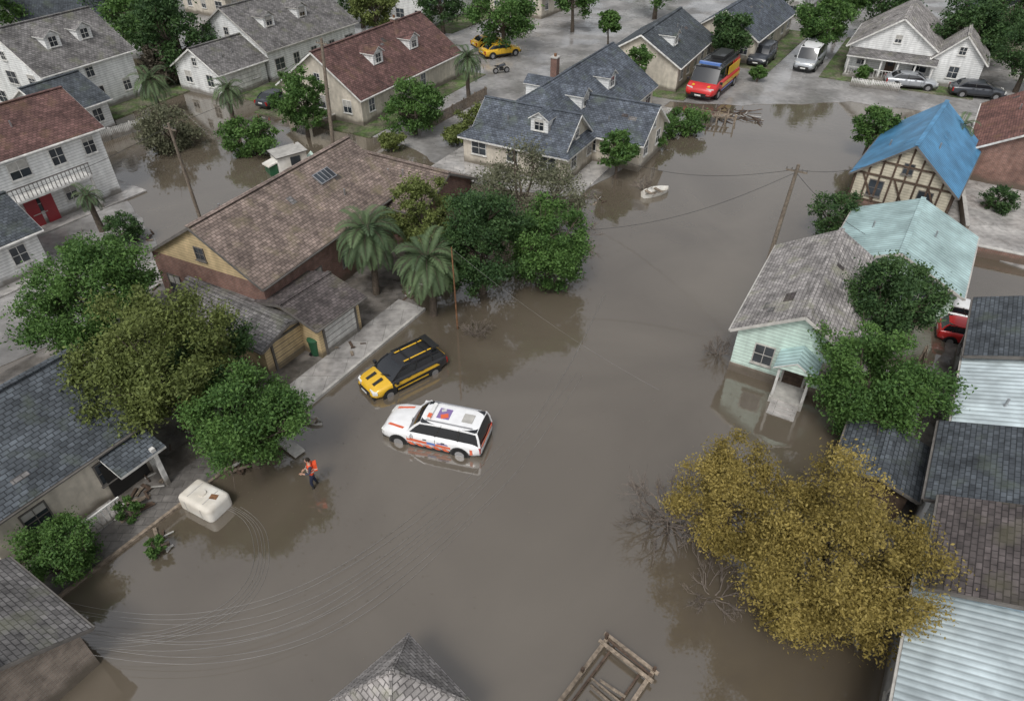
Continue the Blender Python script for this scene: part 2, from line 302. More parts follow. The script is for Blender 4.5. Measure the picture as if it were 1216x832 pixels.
# left block
hA=house('brown_brick_house',(-14.0,38.3),64,13.4,8.2,3.5,2.5,W_brick,R_brown,hip=0,gable=W_yel,trim=M_dtrim,over=.25)
d=MB()
th=math.atan2(2.5,4.1);sy=Vector((0,math.cos(th),math.sin(th)));nv_=Vector((0,-math.sin(th),math.cos(th)))
cc=Vector((2.6,-1.3,3.5+2.5*(1-1.3/4.1)+.12));d.obox(cc,Vector((.75,0,0)),sy*.42,nv_*.05,M_rim);d.obox(cc+nv_*.055,Vector((.68,0,0)),sy*.36,nv_*.01,M_glass)
for i in range(3):d.obox(cc+Vector((-.35+i*.35,0,0))+nv_*.07,Vector((.015,0,0)),sy*.37,nv_*.01,M_rim)
d.build('skylight',hA)
house('brown_wing_house',(-7.2,44.0),-30,6.5,6,3.0,1.5,W_brick,R_brown,trim=M_dtrim)
house('garage',(-11.2,31.0),58,3.1,4.4,2.3,.6,W_yel,R_dark,gdoor=((0,-1),0,2.3,1.9,M_trim),win=False,trim=M_dtrim)
house('garage',(-14.9,30.5),148,7.4,3.3,2.0,.5,W_yel,R_grey,gdoor=((-1,0),0,2.2,1.75,W_yel),win=False,trim=M_dtrim,z0=-.3)
hB=house('beige_house',(-20.7,19.9),58,6.3,7.0,2.8,2.3,W_beige,R_slate,over=.22,trim=M_dtrim,wgap=3)
d=MB()
for px,py in((3.1,-3.75),(2.9,-4.8)):d.box(px-.09,px+.09,py-.09,py+.09,0,2.3,M_trim)
slope_slab(d,[(1.3,-4.95,2.1),(3.4,-4.95,2.1),(3.4,-3.6,2.5),(1.3,-3.6,2.5)],R_slate,M_trim,.12)
for i in range(9):d.beam((-.9+i*.22,-4.6,.1),(-.9+i*.22,-4.6,1.0),.04,.04,M_trim)
d.beam((-1.0,-4.6,1.0),(1.0,-4.6,1.0),.07,.06,M_trim);d.beam((-1.0,-4.6,.2),(1.0,-4.6,.2),.06,.05,M_trim)
d.box(-1.0,1.0,-4.6,-3.5,.0,.14,M_conc);d.box(1.2,2.9,-3.58,-3.505,.1,2.0,M_black);d.build('carport_and_railing',hB)
house('weathered_shed',(-17.3,11.2),148,4.4,4.2,2.3,1.2,W_brbr,R_grey,trim=M_dtrim,win=False)
house('shingled_hut',(-3.4,9.45),45,2.7,2.7,2.4,1.8,W_blue,R_lgrey,hip=1,over=.3,win=True,wgap=2.6,trim=M_dtrim)
# right row
hF=house('mint_house',(16.2,30.2),60,9.1,5.7,2.9,1.7,W_mint,R_lgrey,base=W_brbr,door=((-1,0),-.3),wgap=2.6,trim=M_kerb)
d=MB();d.box(-6.0,-4.59,-1.15,.45,-.4,.35,M_kerb)
for py in(-1.05,.35):d.box(-5.95,-5.83,py-.06,py+.06,.35,2.3,M_trim)
slope_slab(d,[(-6.15,-1.35,2.25),(-4.5,-1.35,2.25),(-4.5,-.34,2.85),(-6.15,-.34,2.85)],R_teal,M_trim,.08)
slope_slab(d,[(-6.15,-.34,2.85),(-4.5,-.34,2.85),(-4.5,.65,2.25),(-6.15,.65,2.25)],R_teal,M_trim,.08)
d.poly([(-6.1,-1.25,2.25),(-6.1,.55,2.25),(-6.1,-.34,2.78)],W_mint)
for i in range(3):d.box(-6.0-.3*(i+1),-6.0-.3*i-.002,-1.0,.3,-.4,.25-.1*i,M_conc)
d.build('porch',hF)
house('teal_roof_house',(23.7,36.2),57,7.4,6.7,2.5,1.5,W_mint,R_teal,trim=M_kerb)
hH=house('half_timbered_house',(30.9,49.6),54,10.6,6.5,2.6,2.6,W_cream,R_blue,wgap=2.2,base=W_brick,trim=M_dtrim)
d=MB();x=-5.34
for a in np.linspace(-3.2,3.2,9):d.beam((x,a,.5),(x,a,2.6+2.6*(1-abs(a)/3.25)-.1),.13,.05,M_dwood,up=(1,0,0))
for zz in(.6,2.55,3.6):
    hw=3.25 if zz<2.6 else 3.25*(1-(zz-2.6)/2.6);d.beam((x-.01,-hw,zz),(x-.01,hw,zz),.05,.13,M_dwood)
for a in(-2.7,1.6,-.5):d.beam((x-.02,a,.6),(x-.02,a+1.1,2.5),.12,.05,M_dwood,up=(1,0,0))
for a in np.linspace(-5.2,5.2,9):
    for sy_ in(-1,1):d.beam((a,sy_*3.3,.5),(a,sy_*3.3,2.5),.13,.05,M_dwood,up=(0,1,0))
d.build('timber_frame',hH)
house('red_roof_house',(42.9,54),57,12,9,2.6,2.6,W_brick,R_red)
house('row_house',(25.4,25.4),58,5,6,3.4,1.2,W_grey,R_slate,trim=M_dtrim)
house('row_house',(22.9,21.3),58,5.9,6,3.0,1.1,W_white,R_white,trim=M_kerb)
house('row_house',(19.6,16.9),58,4.2,6,3.1,1.1,W_white,R_slate,trim=M_dtrim)
house('row_house',(17.1,12.4),58,3.7,6,4.0,1.2,W_blue,R_dark,trim=M_dtrim)
house('metal_roof_warehouse',(14.3,8.2),58,8.2,6,3.4,1.0,W_grey,R_pale,trim=M_kerb)
house('garden_shed',(15.6,19.7),58,2.8,2.6,1.9,.4,M_dwood,R_slate,win=False,trim=M_dtrim)
# centre slate house
hM=house('slate_roof_house',(4.8,60.8),61,19.5,9.3,2.5,3.1,W_beige,R_bslate,hip=2,dorm=((-2.5,-1),(3.2,-1),(-1.5,1)),chim=(2,2.2))
house('slate_roof_house_wing',(9.0,56.6),-29,6,5.6,2.5,2.0,W_beige,R_bslate,hip=0)
hf=house('slate_roof_house_front',(1.6,54.6),151,8.0,5.2,2.5,2.2,W_beige,R_bslate,dorm=((-1.5,1),))
house('red_brown_roof_house',(-14,72.5),62,17,9.5,2.7,3.3,W_beige,R_dred,dorm=((-3,-1),(3,-1)),chim=(4,0))
house('white_gabled_house',(-27.1,84.6),60,14,11,3.4,3.4,W_white,R_grey,dorm=((-4,-1),(1,-1)),st=1,trim=M_kerb)
house('white_garage',(-30.5,74.5),60,6,6.5,2.6,1.9,W_white,R_grey,gdoor=((0,-1),0,4.2,2.1,M_trim))
house('white_gabled_house',(-44.1,69.4),64,9.5,9,4.6,3.2,W_white,R_grey,st=2,dorm=((-1.5,-1),(1.8,-1)))
house('white_cottage',(-40.5,61.5),64,5,6,2.8,1.8,W_white,R_slate)
hR=house('balcony_house',(-35.5,46.5),58,9.5,7,5.3,2,W_white,R_dred,st=2,wgap=2.3,trim=M_trim)
d=MB();y=-3.5
d.box(-3,2.6,y-1.2,y,2.5,2.65,M_trim)
for i in range(21):d.box(-3+i*.28-.02,-3+i*.28+.02,y-1.18,y-1.14,2.65,3.5,M_dtrim)
d.box(-3.05,2.65,y-1.2,y-1.12,3.5,3.56,M_dtrim)
for px in(-2.9,2.5):d.box(px-.08,px+.08,y-1.15,y-1.0,-.3,2.5,M_trim)
for px in(-1.6,-.5):d.obox((px,y-.05,1.05),(.42,0,0),(0,.04,0),(0,0,1.05),M_red_door)
d.build('balcony_and_doors',hR)
house('white_cottage',(-33.4,37.0),58,5.5,5,2.8,1.6,W_white,R_slate)
house('grey_roof_house',(16.3,80.1),62,13,8.5,2.7,2.5,W_beige,R_slate,dorm=((-3,-1),))
house('dark_roof_house',(28.5,91),58,16,8,2.8,2.6,W_beige,R_bslate)
hL=house('white_porch_house',(43.9,82.2),60,11,9,3,3.0,W_white,R_lgrey,door=((-1,0),0))
d=MB()
slope_slab(d,[(-7.6,-4.4,2.3),(-5.4,-4.4,2.75),(-5.4,4.4,2.75),(-7.6,4.4,2.3)],R_grey,M_trim,.12)
for a in np.linspace(-4.1,4.1,6):d.box(-7.4,-7.25,a-.08,a+.08,0,2.3,M_trim)
d.box(-7.5,-5.5,-4.3,4.3,-.2,.35,M_trim);
for a in np.linspace(-4.1,4.1,30):d.box(-7.36,-7.32,a-.02,a+.02,.35,1.1,M_trim)
d.box(-7.38,-7.3,-4.1,4.1,1.1,1.16,M_trim);d.build('porch',hL)
house('white_cottage',(47.5,76),60,5,4.6,3,2.2,W_white,R_lgrey)
for i,(x,y,L,W,wl,rf) in enumerate([(-56,92,12,9,W_white,R_slate),(-66,72,11,9,W_cream,R_grey),(-12,106,13,9,W_white,R_slate),(4,112,14,9,W_beige,R_grey),(40,112,14,9,W_white,R_slate),(62,92,12,9,W_cream,R_slate),(70,74,12,9,W_white,R_red),(-40,112,14,9,W_beige,R_dred),(60,42,12,8,W_beige,R_red),(-52,48,10,8,W_white,R_slate),(-45,30,10,8,W_beige,R_grey),(36,20,10,8,W_white,R_slate),(80,110,14,9,W_beige,R_slate),(-76,112,14,9,W_cream,R_slate)]):
    house(['white_gabled_house','brick_house'][i%2],(x,y),58+(i%3)*2,L,W,3,3,wl,rf,dorm=((-2,-1),(2,-1)) if i%2 else ())
yard((-14,72.5),62,21,14);yard((-27,83),60,22,19);yard((-44,69),64,18,15);yard((16,80),62,17,12);yard((29,91),58,20,12);yard((45,82),60,19,15);yard((44,56),57,16,13,M_conc)
yard((-56,92),58,18,14);yard((62,92),60,18,14);yard((-9,107),60,18,13);yard((-35.5,46.5),58,12,9.5,M_conc);yard((-33.4,37),58,7,7,M_conc);yard((4.6,60.5),61,23,13,M_conc)
# ------------------------------------------------------------------ vegetation
def quads(name,V,tint,m,parent=None):
    n=len(V);me=bpy.data.meshes.new(name);me.vertices.add(4*n);me.vertices.foreach_set('co',V.reshape(-1).astype(np.float32));me.loops.add(4*n);me.loops.foreach_set('vertex_index',np.arange(4*n,dtype=np.int32))
    me.polygons.add(n);me.polygons.foreach_set('loop_start',np.arange(n,dtype=np.int32)*4);me.update(calc_edges=True)
    a=me.attributes.new('tint','FLOAT','FACE');a.data.foreach_set('value',tint.astype(np.float32));me.materials.append(m);me.validate()
    o=bpy.data.objects.new(name,me);COL.objects.link(o)
    if parent:o.parent=parent
    return o
def leafquads(P,size,up=.2):
    n=len(P);a=rng.normal(size=(n,3));nrm=rng.normal(size=(n,3));nrm[:,2]=np.abs(nrm[:,2])+up;nrm/=np.linalg.norm(nrm,axis=1)[:,None]
    a-=nrm*np.sum(a*nrm,1)[:,None];a/=np.linalg.norm(a,axis=1)[:,None];b=np.cross(nrm,a);s=size*rng.uniform(.5,1.4,n)[:,None]
    return np.stack([P-a*s,P-b*s*.5,P+a*s,P+b*s*.5],1)
def crown(R,sq,nc,nl,cr=.21,lump=.2,low=-.85):
    d=rng.normal(size=(nc*2,3));d/=np.linalg.norm(d,axis=1)[:,None];d=d[d[:,2]>low][:nc];nc=len(d)
    ph=rng.uniform(0,6.28,6);lf=1+lump*(np.sin(3*d[:,0]*1.7+ph[0])*np.sin(2.6*d[:,1]+ph[1])+.6*np.sin(5*d[:,2]+ph[2]+3*d[:,0]))
    r=R*(.4+.5*rng.uniform(0,1,nc)**.5)*lf;c=d*r[:,None];c[:,2]*=sq
    lowf=np.clip(-d[:,2],0,1)*.25;c[:,:2]*=(1-lowf)[:,None]
    cr_=R*cr*rng.uniform(.45,1.5,nc);pr=cr_**2;k=rng.choice(nc,nl,p=pr/pr.sum())
    q=rng.normal(size=(nl,3));q/=np.linalg.norm(q,axis=1)[:,None];q*=(cr_[k]*np.abs(rng.normal(.62,.34,nl)))[:,None];q[:,2]*=.75
    P=c[k]+q;ct=rng.uniform(.05,.5,nc);t=np.clip(ct[k]+rng.uniform(-.18,.42,nl),0,1);return c,P,t
def tree(name,x,y,zc,R,m,nl=9000,ls=.12,sq=.95,nc=80,dens=1,cr=.21,tr=None,lump=.2,limbs=12,z0=-.3):
    e=empty(name,x,y,0,random.uniform(0,360));c,P,t=crown(R,sq,nc,int(nl*dens),cr,lump)
    off=np.array([0,0,zc]);P=P+off;kp=P[:,2]>.08;P=P[kp];t=t[kp];quads('crown',leafquads(P,ls),t,m,e)
    b=MB();tr=tr or max(.1,R*.07);th=max(.4,zc-R*sq*.55);lx,ly=random.uniform(-.2,.2),random.uniform(-.2,.2)
    b.tube([(0,0,z0),(lx*.4,ly*.4,th*.5),(lx,ly,th),(lx*1.3,ly*1.3,zc)],[tr*1.4,tr,tr*.8,tr*.35],M_bark,8)
    for i in range(limbs):
        q=c[rng.integers(0,len(c))]+off;s=Vector((lx,ly,th+random.uniform(-.1,.5)*(zc-th)));q=Vector(q);q.z=max(q.z,.3);mid=s.lerp(q,.5)+Vector((random.uniform(-.15,.15)*R,random.uniform(-.15,.15)*R,-.06*R))
        b.tube([s,mid,q],[tr*.42,tr*.26,tr*.07],M_bark,5,False)
        for k in range(3):
            q2=q+Vector(rng.normal(size=3)*R*.16);b.tube([mid.lerp(q,.5),q2],[tr*.16,tr*.04],M_bark,4,False)
    b.build('trunk_and_limbs',e);return e
def bare(name,x,y,H,S,n=10,r0=.035,tw=3,sp=.42):
    e=empty(name,x,y,0);b=MB()
    def br(p,d,l,r,k):
        q=p+d*l;mid=p.lerp(q,.5)+Vector(rng.normal(size=3)*l*.07);b.tube([p,mid,q],[r,r*.8,r*.65],M_twig,4,False)
        if k>0:
            for i in range(3 if k>1 else 5):
                nd=(d+Vector(rng.normal(size=3)*sp)+Vector((0,0,.12))).normalized();br(p.lerp(q,random.uniform(.4,1)),nd,l*random.uniform(.5,.8),r*.58,k-1)
    for i in range(n):
        a=2*math.pi*i/n+random.uniform(-.2,.2);d=Vector((math.cos(a)*S,math.sin(a)*S,random.uniform(.6,1.2))).normalized();br(Vector((0,0,-.1)),d,H*random.uniform(.3,.45),r0,tw)
    b.build('branches',e);return e
def palm(name,x,y,H,nf=38,fl=2.3):
    e=empty(name,x,y,0,random.uniform(0,360));b=MB();b.tube([(0,0,-.3),(.1,0,H*.4),(.05,.08,H*.8),(0,.1,H)],[.24,.19,.17,.2],M_bark,10);V=[];T=[]
    for i in range(nf):
        a=i*2.39996;el=rad(75-100*(i/nf));L=fl*random.uniform(.85,1.1);p=Vector((0,.1,H));d=Vector((math.cos(a)*math.cos(el),math.sin(a)*math.cos(el),math.sin(el)));pts=[p.copy()];n=11;tt=random.uniform(.1,.8)
        for k in range(n):
            d=(d+Vector((0,0,-.15-.05*k*.3))).normalized();q=p+d*(L/n);pts.append(q.copy())
            side=d.cross(Vector((0,0,1)));side=side.normalized() if side.length>.05 else Vector((1,0,0))
            up_=side.cross(d)
            for sg in(-1,1):
                for h_ in(.15,.4,.65,.9):
                    ll=(.5*math.sin(math.pi*min(1,(k+h_+1)/(n+1.5)))+.1)*fl/2.3;o_=p.lerp(q,h_);tip=o_+(side*sg*.8+d*.55+up_*.15-Vector((0,0,.25))).normalized()*ll
                    w_=d*.022*fl/2.3;mid=o_.lerp(tip,.5);V.append([o_-w_*.4,mid-w_*1.2,tip,mid+w_*1.2]);T.append(min(1,max(0,tt+random.uniform(-.15,.15))))
            p=q
        b.tube(pts[::2],[.03,.025,.02,.015,.012,.008][:len(pts[::2])],M_bark,4,False)
    quads('fronds',np.array([[list(q) for q in f] for f in V]),np.array(T),F_palm,e);b.build('trunk',e);return e
tree('maple_tree',-21.3,29.0,4.0,3.5,F_green,42000,.085,cr=.19,nc=120,sq=1.0)
tree('oak_tree',-15.5,23.3,4.0,3.5,F_olive,50000,.082,cr=.18,nc=140,sq=1.1)
tree('elm_tree',-11.5,20.9,2.8,2.6,F_green,34000,.075,cr=.2,nc=110,sq=.9)
tree('elm_tree',-14.0,24.4,3.2,2.2,F_dark,15000,.08,cr=.22,nc=60)
palm('palm_tree',-8.3,34.8,4.2,46,2.5);palm('palm_tree',-4.6,32.6,3.7,44,2.4)
tree('maple_tree',-1.8,35.0,3.4,2.8,F_dark,34000,.088,nc=110,sq=1.2)
tree('maple_tree',2.2,35.9,2.6,2.6,F_green,30000,.088,nc=100,sq=1.1)
tree('olive_tree',-5.6,38.2,3.2,2.4,F_olive,18000,.088,nc=80,sq=1.1)
tree('willow_shrub',0.8,43.4,2.4,4.2,F_pale,18000,.09,nc=110,sq=.65);bare('bare_bush',4.6,41.5,2.6,1.1,11,.025)
tree('round_tree',-8.8,60.9,2.5,2.7,F_green,13000,.13,nc=80);tree('elm_tree',-18.5,60.5,3.2,2.4,F_green,13000,.12,sq=1.3)
tree('round_bush',-22.5,56.5,1.4,2.3,F_green,10000,.115,z0=0,sq=.8);tree('willow_shrub',-29.8,57.8,1.6,2.8,F_pale,10000,.115,dens=.8,sq=.8)
palm('palm_tree',-33.7,65.2,3.4,26,2.4);palm('palm_tree',-25.2,61.6,3.8,26,2);palm('palm_tree',-4.3,69.5,4.3,28,2.2);palm('palm_tree',-28.7,42.7,2.8,22,1.3);palm('palm_tree',35.4,53,3.6,24,1.7)
for n_,x,y,z,r,m_,N_ in [('oak_tree',-35.7,77.2,4.5,4.6,F_dark,15000),('oak_tree',-42,84,4.5,4.4,F_green,11000),('round_tree',24.5,81.4,3.6,2.4,F_dark,8000),('maple_tree',8.3,51.5,2.4,1.5,F_green,7000),('oak_tree',-.8,87,4.5,4.3,F_green,12000),('maple_tree',-17,92,4,3.2,F_olive,8000),('round_tree',12.4,71,3.6,1.5,F_green,4000),('round_tree',11.7,88,3.2,1.4,F_green,4000),('oak_tree',35.4,84,4.4,3.1,F_green,10000),('oak_tree',50.5,80,4.4,4,F_dark,12000),('oak_tree',52.5,72.5,4,3.3,F_dark,10000),('maple_tree',30,55.9,2.6,1.8,F_green,7000),('round_bush',21.9,42.0,1.6,1.8,F_dark,8000),('elm_tree',19.2,28.6,3.8,2.5,F_dark,26000),('oak_tree',16.3,23.2,3.0,2.9,F_green,38000),('round_tree',41.3,93,5,3,F_green,8000),('oak_tree',8,97,4.5,3,F_green,7000),('shrub',-26.3,41.2,1.0,1.3,F_dark,5000),('oak_tree',-50,96,5,4.5,F_dark,9000),('oak_tree',-60,84,5,4.5,F_green,9000),('oak_tree',58,86,5,4,F_dark,9000),('oak_tree',20,104,5,4,F_green,8000),('oak_tree',-28,102,5,4,F_green,8000),('oak_tree',66,104,5,5,F_dark,8000),('oak_tree',-55,60,5,3.5,F_green,9000),('oak_tree',34,100,5,3.6,F_dark,8000),('shrub',35.7,45.9,.8,1.2,F_dark,4000),('shrub',-36.9,75,2.0,2.4,F_bare,5000),('oak_tree',-20,99,4,3.5,F_dark,7000),('oak_tree',-9,96,4.2,3.4,F_dark,7000),('oak_tree',46,92,4.5,3.4,F_dark,7000)]:
    tree(n_,x,y,z,r,m_,N_,.082 if y<46 else (.125 if y<75 else .17),nc=80)
for x,y,r in((13.6,60.2,1.9),(15.8,61.6,2.0),(12,57.5,1.3),(-3.3,62.5,1.9),(-4.8,58.5,1.3),(-10.5,57.2,1.2),(-17.5,66,1.4),(26.5,76,1.0),(38,76.5,.9),(-39,64,1.3)):tree('shrub',x,y,.9,r,F_olive if x<0 else F_green,5500,.11,sq=.6,nc=50,z0=0)
tree('autumn_tree',10.7,13.9,3.3,3.35,F_gold,80000,.056,nc=200,cr=.17,sq=1.08,limbs=22)
tree('autumn_tree',8.3,16.5,3.1,2.4,F_gold,34000,.056,nc=100,cr=.19,dens=.95,limbs=18,sq=1.05)
bare('bare_tree',6.6,17.8,3.7,1.3,14,.05,3,.5);bare('bare_bush',-2.0,30.7,1.5,1,12,.022);bare('bare_bush',11.2,28.9,1.9,1,12,.022);bare('bare_bush',7.6,14.4,2.2,1.4,8,.03);bare('bare_bush',10.3,49.4,1.6,1,10,.03);bare('bare_bush',13.4,19.3,1.8,1,10,.02)
tree('round_bush',-17.2,15.6,1.2,1.5,F_green,17000,.058,nc=70,z0=0);tree('shrub',-14.2,16.3,.45,.5,F_green,2600,.05,nc=25,limbs=4,z0=-.1);tree('shrub',-15.9,18.0,.5,.6,F_green,2600,.05,nc=25,limbs=4,z0=0)
Ps=[];Ts=[]
for i in range(120):
    a=random.uniform(-1.3,1.3);rr=random.uniform(128,230);c_,P_,t_=crown(random.uniform(4,7),.8,30,900);Ps.append(P_+np.array([math.sin(a)*rr,math.cos(a)*rr,4.5]));Ts.append(t_)
quads('distant_trees',leafquads(np.concatenate(Ps),.55),np.concatenate(Ts),F_dark)
# ------------------------------------------------------------------ vehicles
def car(name,x,y,yaw,L,W,style,body,roofm_=None,z=-.28,decor=None,front=None,scale=1):
    e=empty(name,x,y,z,yaw);e.scale=(scale,)*3;w=W/2
    S={'suv':dict(st=[(-.5,.5,.8,.84),(-.485,.4,1.0,.93),(-.42,.34,1.06,.99),(-.2,.32,1.07,1),(.12,.32,1.06,1),(.24,.32,1.05,.995),(.38,.34,1.0,.97),(.46,.38,.92,.9),(.49,.42,.8,.82),(.5,.46,.66,.74)],gb=(-.49,.235),gt=(-.45,.085),H=1.78),
       'sedan':dict(st=[(-.5,.45,.75,.8),(-.485,.36,.92,.9),(-.4,.3,.97,.97),(-.2,.28,.96,1),(.12,.28,.95,1),(.26,.28,.92,.99),(.4,.3,.82,.95),(.47,.34,.72,.86),(.5,.4,.58,.72)],gb=(-.42,.26),gt=(-.25,.06),H=1.45),
       'hatch':dict(st=[(-.5,.45,.85,.82),(-.485,.36,.98,.92),(-.4,.3,1.0,.98),(-.2,.28,1.0,1),(.12,.28,.99,1),(.26,.28,.96,.99),(.4,.3,.86,.95),(.47,.34,.76,.86),(.5,.4,.6,.72)],gb=(-.48,.27),gt=(-.39,.07),H=1.55),
       'van':dict(st=[(-.5,.5,1.1,.9),(-.49,.4,1.2,.97),(-.4,.36,1.22,1),(.2,.36,1.22,1),(.33,.36,1.2,.99),(.42,.38,1.08,.96),(.48,.42,.95,.88),(.5,.48,.75,.78)],gb=(-.492,.36),gt=(-.48,.25),H=2.25)}[style]
    b=MB();V=[]
    prof=lambda zb,zs,hw:[(-hw*.86,zb),(-hw*.98,zb+.12),(-hw,zb+(zs-zb)*.45),(-hw*.995,zs-.16),(-hw*.95,zs-.04),(-hw*.84,zs+.01),(0,zs+.035),(hw*.84,zs+.01),(hw*.95,zs-.04),(hw*.995,zs-.16),(hw,zb+(zs-zb)*.45),(hw*.98,zb+.12),(hw*.86,zb)]
    np_=13
    for xf,zb,zs,wf in S['st']:V+=[(xf*L,yy,zz) for yy,zz in prof(zb,zs,w*wf)]
    F=[];ML=[]
    ns=len(S['st'])
    for i in range(ns-1):
        mm=front if (front and S['st'][i][0]>.2) else body
        for k in range(np_-1):F.append((i*np_+k,(i+1)*np_+k,(i+1)*np_+k+1,i*np_+k+1)[::-1]);ML.append(mm)
        F.append((i*np_+np_-1,(i+1)*np_+np_-1,(i+1)*np_,i*np_)[::-1]);ML.append(mm)
    F.append(tuple(range(np_))[::-1]);F.append(tuple((ns-1)*np_+k for k in range(np_)));ML+=[body,front or body]
    b.idx(V,F,ML,True)
    zs=1.0 if style=='suv' else(.93 if style!='van' else 1.16);H=S['H'];gb=[q*L for q in S['gb']];gt=[q*L for q in S['gt']];bw,tw=w*.93,w*(.76 if style!='van' else .86)
    g=MB()
    lev=[(zs-.05,gb[0],gb[1],bw),(zs+(H-zs)*.55,gb[0]*.45+gt[0]*.55+(-.02),gb[1]*.4+gt[1]*.6+.03,bw*.42+tw*.58+.02),(H-.08,gt[0],gt[1],tw)]
    V=[];
    for zz,x0,x1,hw in lev:V+=[(x0,-hw*.93,zz),(x1,-hw*.93,zz),(x1+.05,-hw*.6,zz),(x1+.09,0,zz),(x1+.05,hw*.6,zz),(x1,hw*.93,zz),(x0,hw*.93,zz),(x0-.04,0,zz)]
    F=[]
    for i in range(2):
        for k in range(8):F.append((i*8+k,i*8+(k+1)%8,(i+1)*8+(k+1)%8,(i+1)*8+k))
    F.append(tuple(range(16,24)));g.idx(V,F,M_carglass,True)
    rm=roofm_ or body;x0,x1=gt;V=[];nx,ny=7,7
    for i in range(nx):
        for j in range(ny):
            s_=i/(nx-1)*2-1;t_=j/(ny-1)*2-1;V.append(((x0+x1)/2+(x1-x0)/2*s_*1.03+(.06 if s_>.9 else 0)*(1-t_*t_),t_*tw*.98,H-.02-.05*abs(s_)**3-.06*abs(t_)**3))
    F=[(i*ny+j,(i+1)*ny+j,(i+1)*ny+j+1,i*ny+j+1) for i in range(nx-1) for j in range(ny-1)];b.idx(V,F,rm,True)
    edge=[(i,0) for i in range(nx)]+[(nx-1,j) for j in range(1,ny)]+[(i,ny-1) for i in range(nx-2,-1,-1)]+[(0,j) for j in range(ny-2,0,-1)]
    for a in range(len(edge)):
        p=V[edge[a][0]*ny+edge[a][1]];q=V[edge[(a+1)%len(edge)][0]*ny+edge[(a+1)%len(edge)][1]];b.poly([(p[0],p[1],p[2]-.07),(q[0],q[1],q[2]-.07),q,p],rm)
    nP={'suv':(0,.3,.62,1),'sedan':(0,.48,1),'hatch':(0,.22,.58,1),'van':(0,.3,.72,1)}[style]
    for f in nP:
        for sg in(-1,1):
            p=[Vector((l_[1]+(l_[2]-l_[1])*f,sg*(l_[3]*.93+.006),l_[0])) for l_ in lev]
            for q in range(2):b.beam(p[q],p[q+1],.07 if 0<f<1 else .1,.03,rm if f in(0,1) else M_black,up=(0,sg,0))
    if style=='van' :
        for sg in(-1,1):
            p=[Vector((l_[1]+(l_[2]-l_[1])*.38,sg*(l_[3]*.93+.012),l_[0])) for l_ in lev];q=[Vector((l_[1]+.05,sg*(l_[3]*.93+.012),l_[0])) for l_ in lev]
            for k in range(2):
                f_=[q[k],p[k],p[k+1],q[k+1]];b.poly(f_ if sg<0 else f_[::-1],body)
    wr={'suv':.38,'sedan':.33,'hatch':.33,'van':.38}[style]
    for fx in(-.3,.31):
        for sg in(-1,1):
            c=(fx*L,sg*(w-.1),wr);g.cyl(c,(0,1,0),wr,.24,M_tyre,22);g.cyl((c[0],sg*(w+.022),wr),(0,1,0),wr*.6,.012,M_rim,14)
            arch=[(fx*L+math.cos(t)*(wr+.09),sg*(w+.006),wr+math.sin(t)*(wr+.09)) for t in np.linspace(-.35,math.pi+.35,16)];b.poly(arch if sg<0 else arch[::-1],M_black)
    zf=S['st'][-3][2]-.16
    for sg in(-1,1):
        g.obox((L*.468,sg*w*.66,zf),(.1,-sg*.07,0),(.03,.2*1,0),(0,0,.075),M_lamp);g.obox((-L*.488,sg*w*.8,zs-.22),(.05,0,0),(0,.11,0),(0,0,.16),M_tail)
        g.obox((gb[1]-.25,sg*(w+.1),zs+.08),(.07,0,0),(0,.1,0),(0,0,.08),body if style!='van' else M_black)
        for xx in(-.06,.16):g.obox((xx*L,sg*(w+.002),.72),(.008,0,0),(0,.004,0),(0,0,.3),M_black)
        for xx in(-.02,-.2):g.obox((xx*L+.3,sg*(w+.015),.9),(.09,0,0),(0,.015,0),(0,0,.018),M_black)
        g.obox((0,sg*(w*.99),.36),(L*.2,0,0),(0,.03,0),(0,0,.06),M_black)
    g.obox((L*.497,0,.52),(.02,0,0),(0,w*.5,0),(0,0,.12),M_black);g.obox((L*.478,0,.36),(.06,0,0),(0,w*.78,0),(0,0,.07),M_black);g.obox((-L*.49,0,.42),(.05,0,0),(0,w*.8,0),(0,0,.09),M_black)
    g.obox((-L*.5,0,.7),(.012,0,0),(0,.26,0),(0,0,.06),M_lamp);g.obox((L*.515,0,.5),(.006,0,0),(0,.24,0),(0,0,.05),M_lamp)
    for sg in(-1,1):g.beam((gb[1]+.03,sg*.05,zs+.07),(gb[1]-.2,sg*.05+.45,zs+.2),.02,.02,M_black)
    if decor:decor(g,L,w,zs,H,gt,gb,tw)
    b.build('body',e,sharp=50);g.build('glass_wheels_trim',e,sharp=50);return e
def side(g,w,sg,pts,m,o=.008):
    P=[(px,sg*(w+o),pz) for px,pz in pts];
    n=(Vector(P[1])-Vector(P[0])).cross(Vector(P[2])-Vector(P[1]))
    g.poly(P if n.y*sg>0 else P[::-1],m)
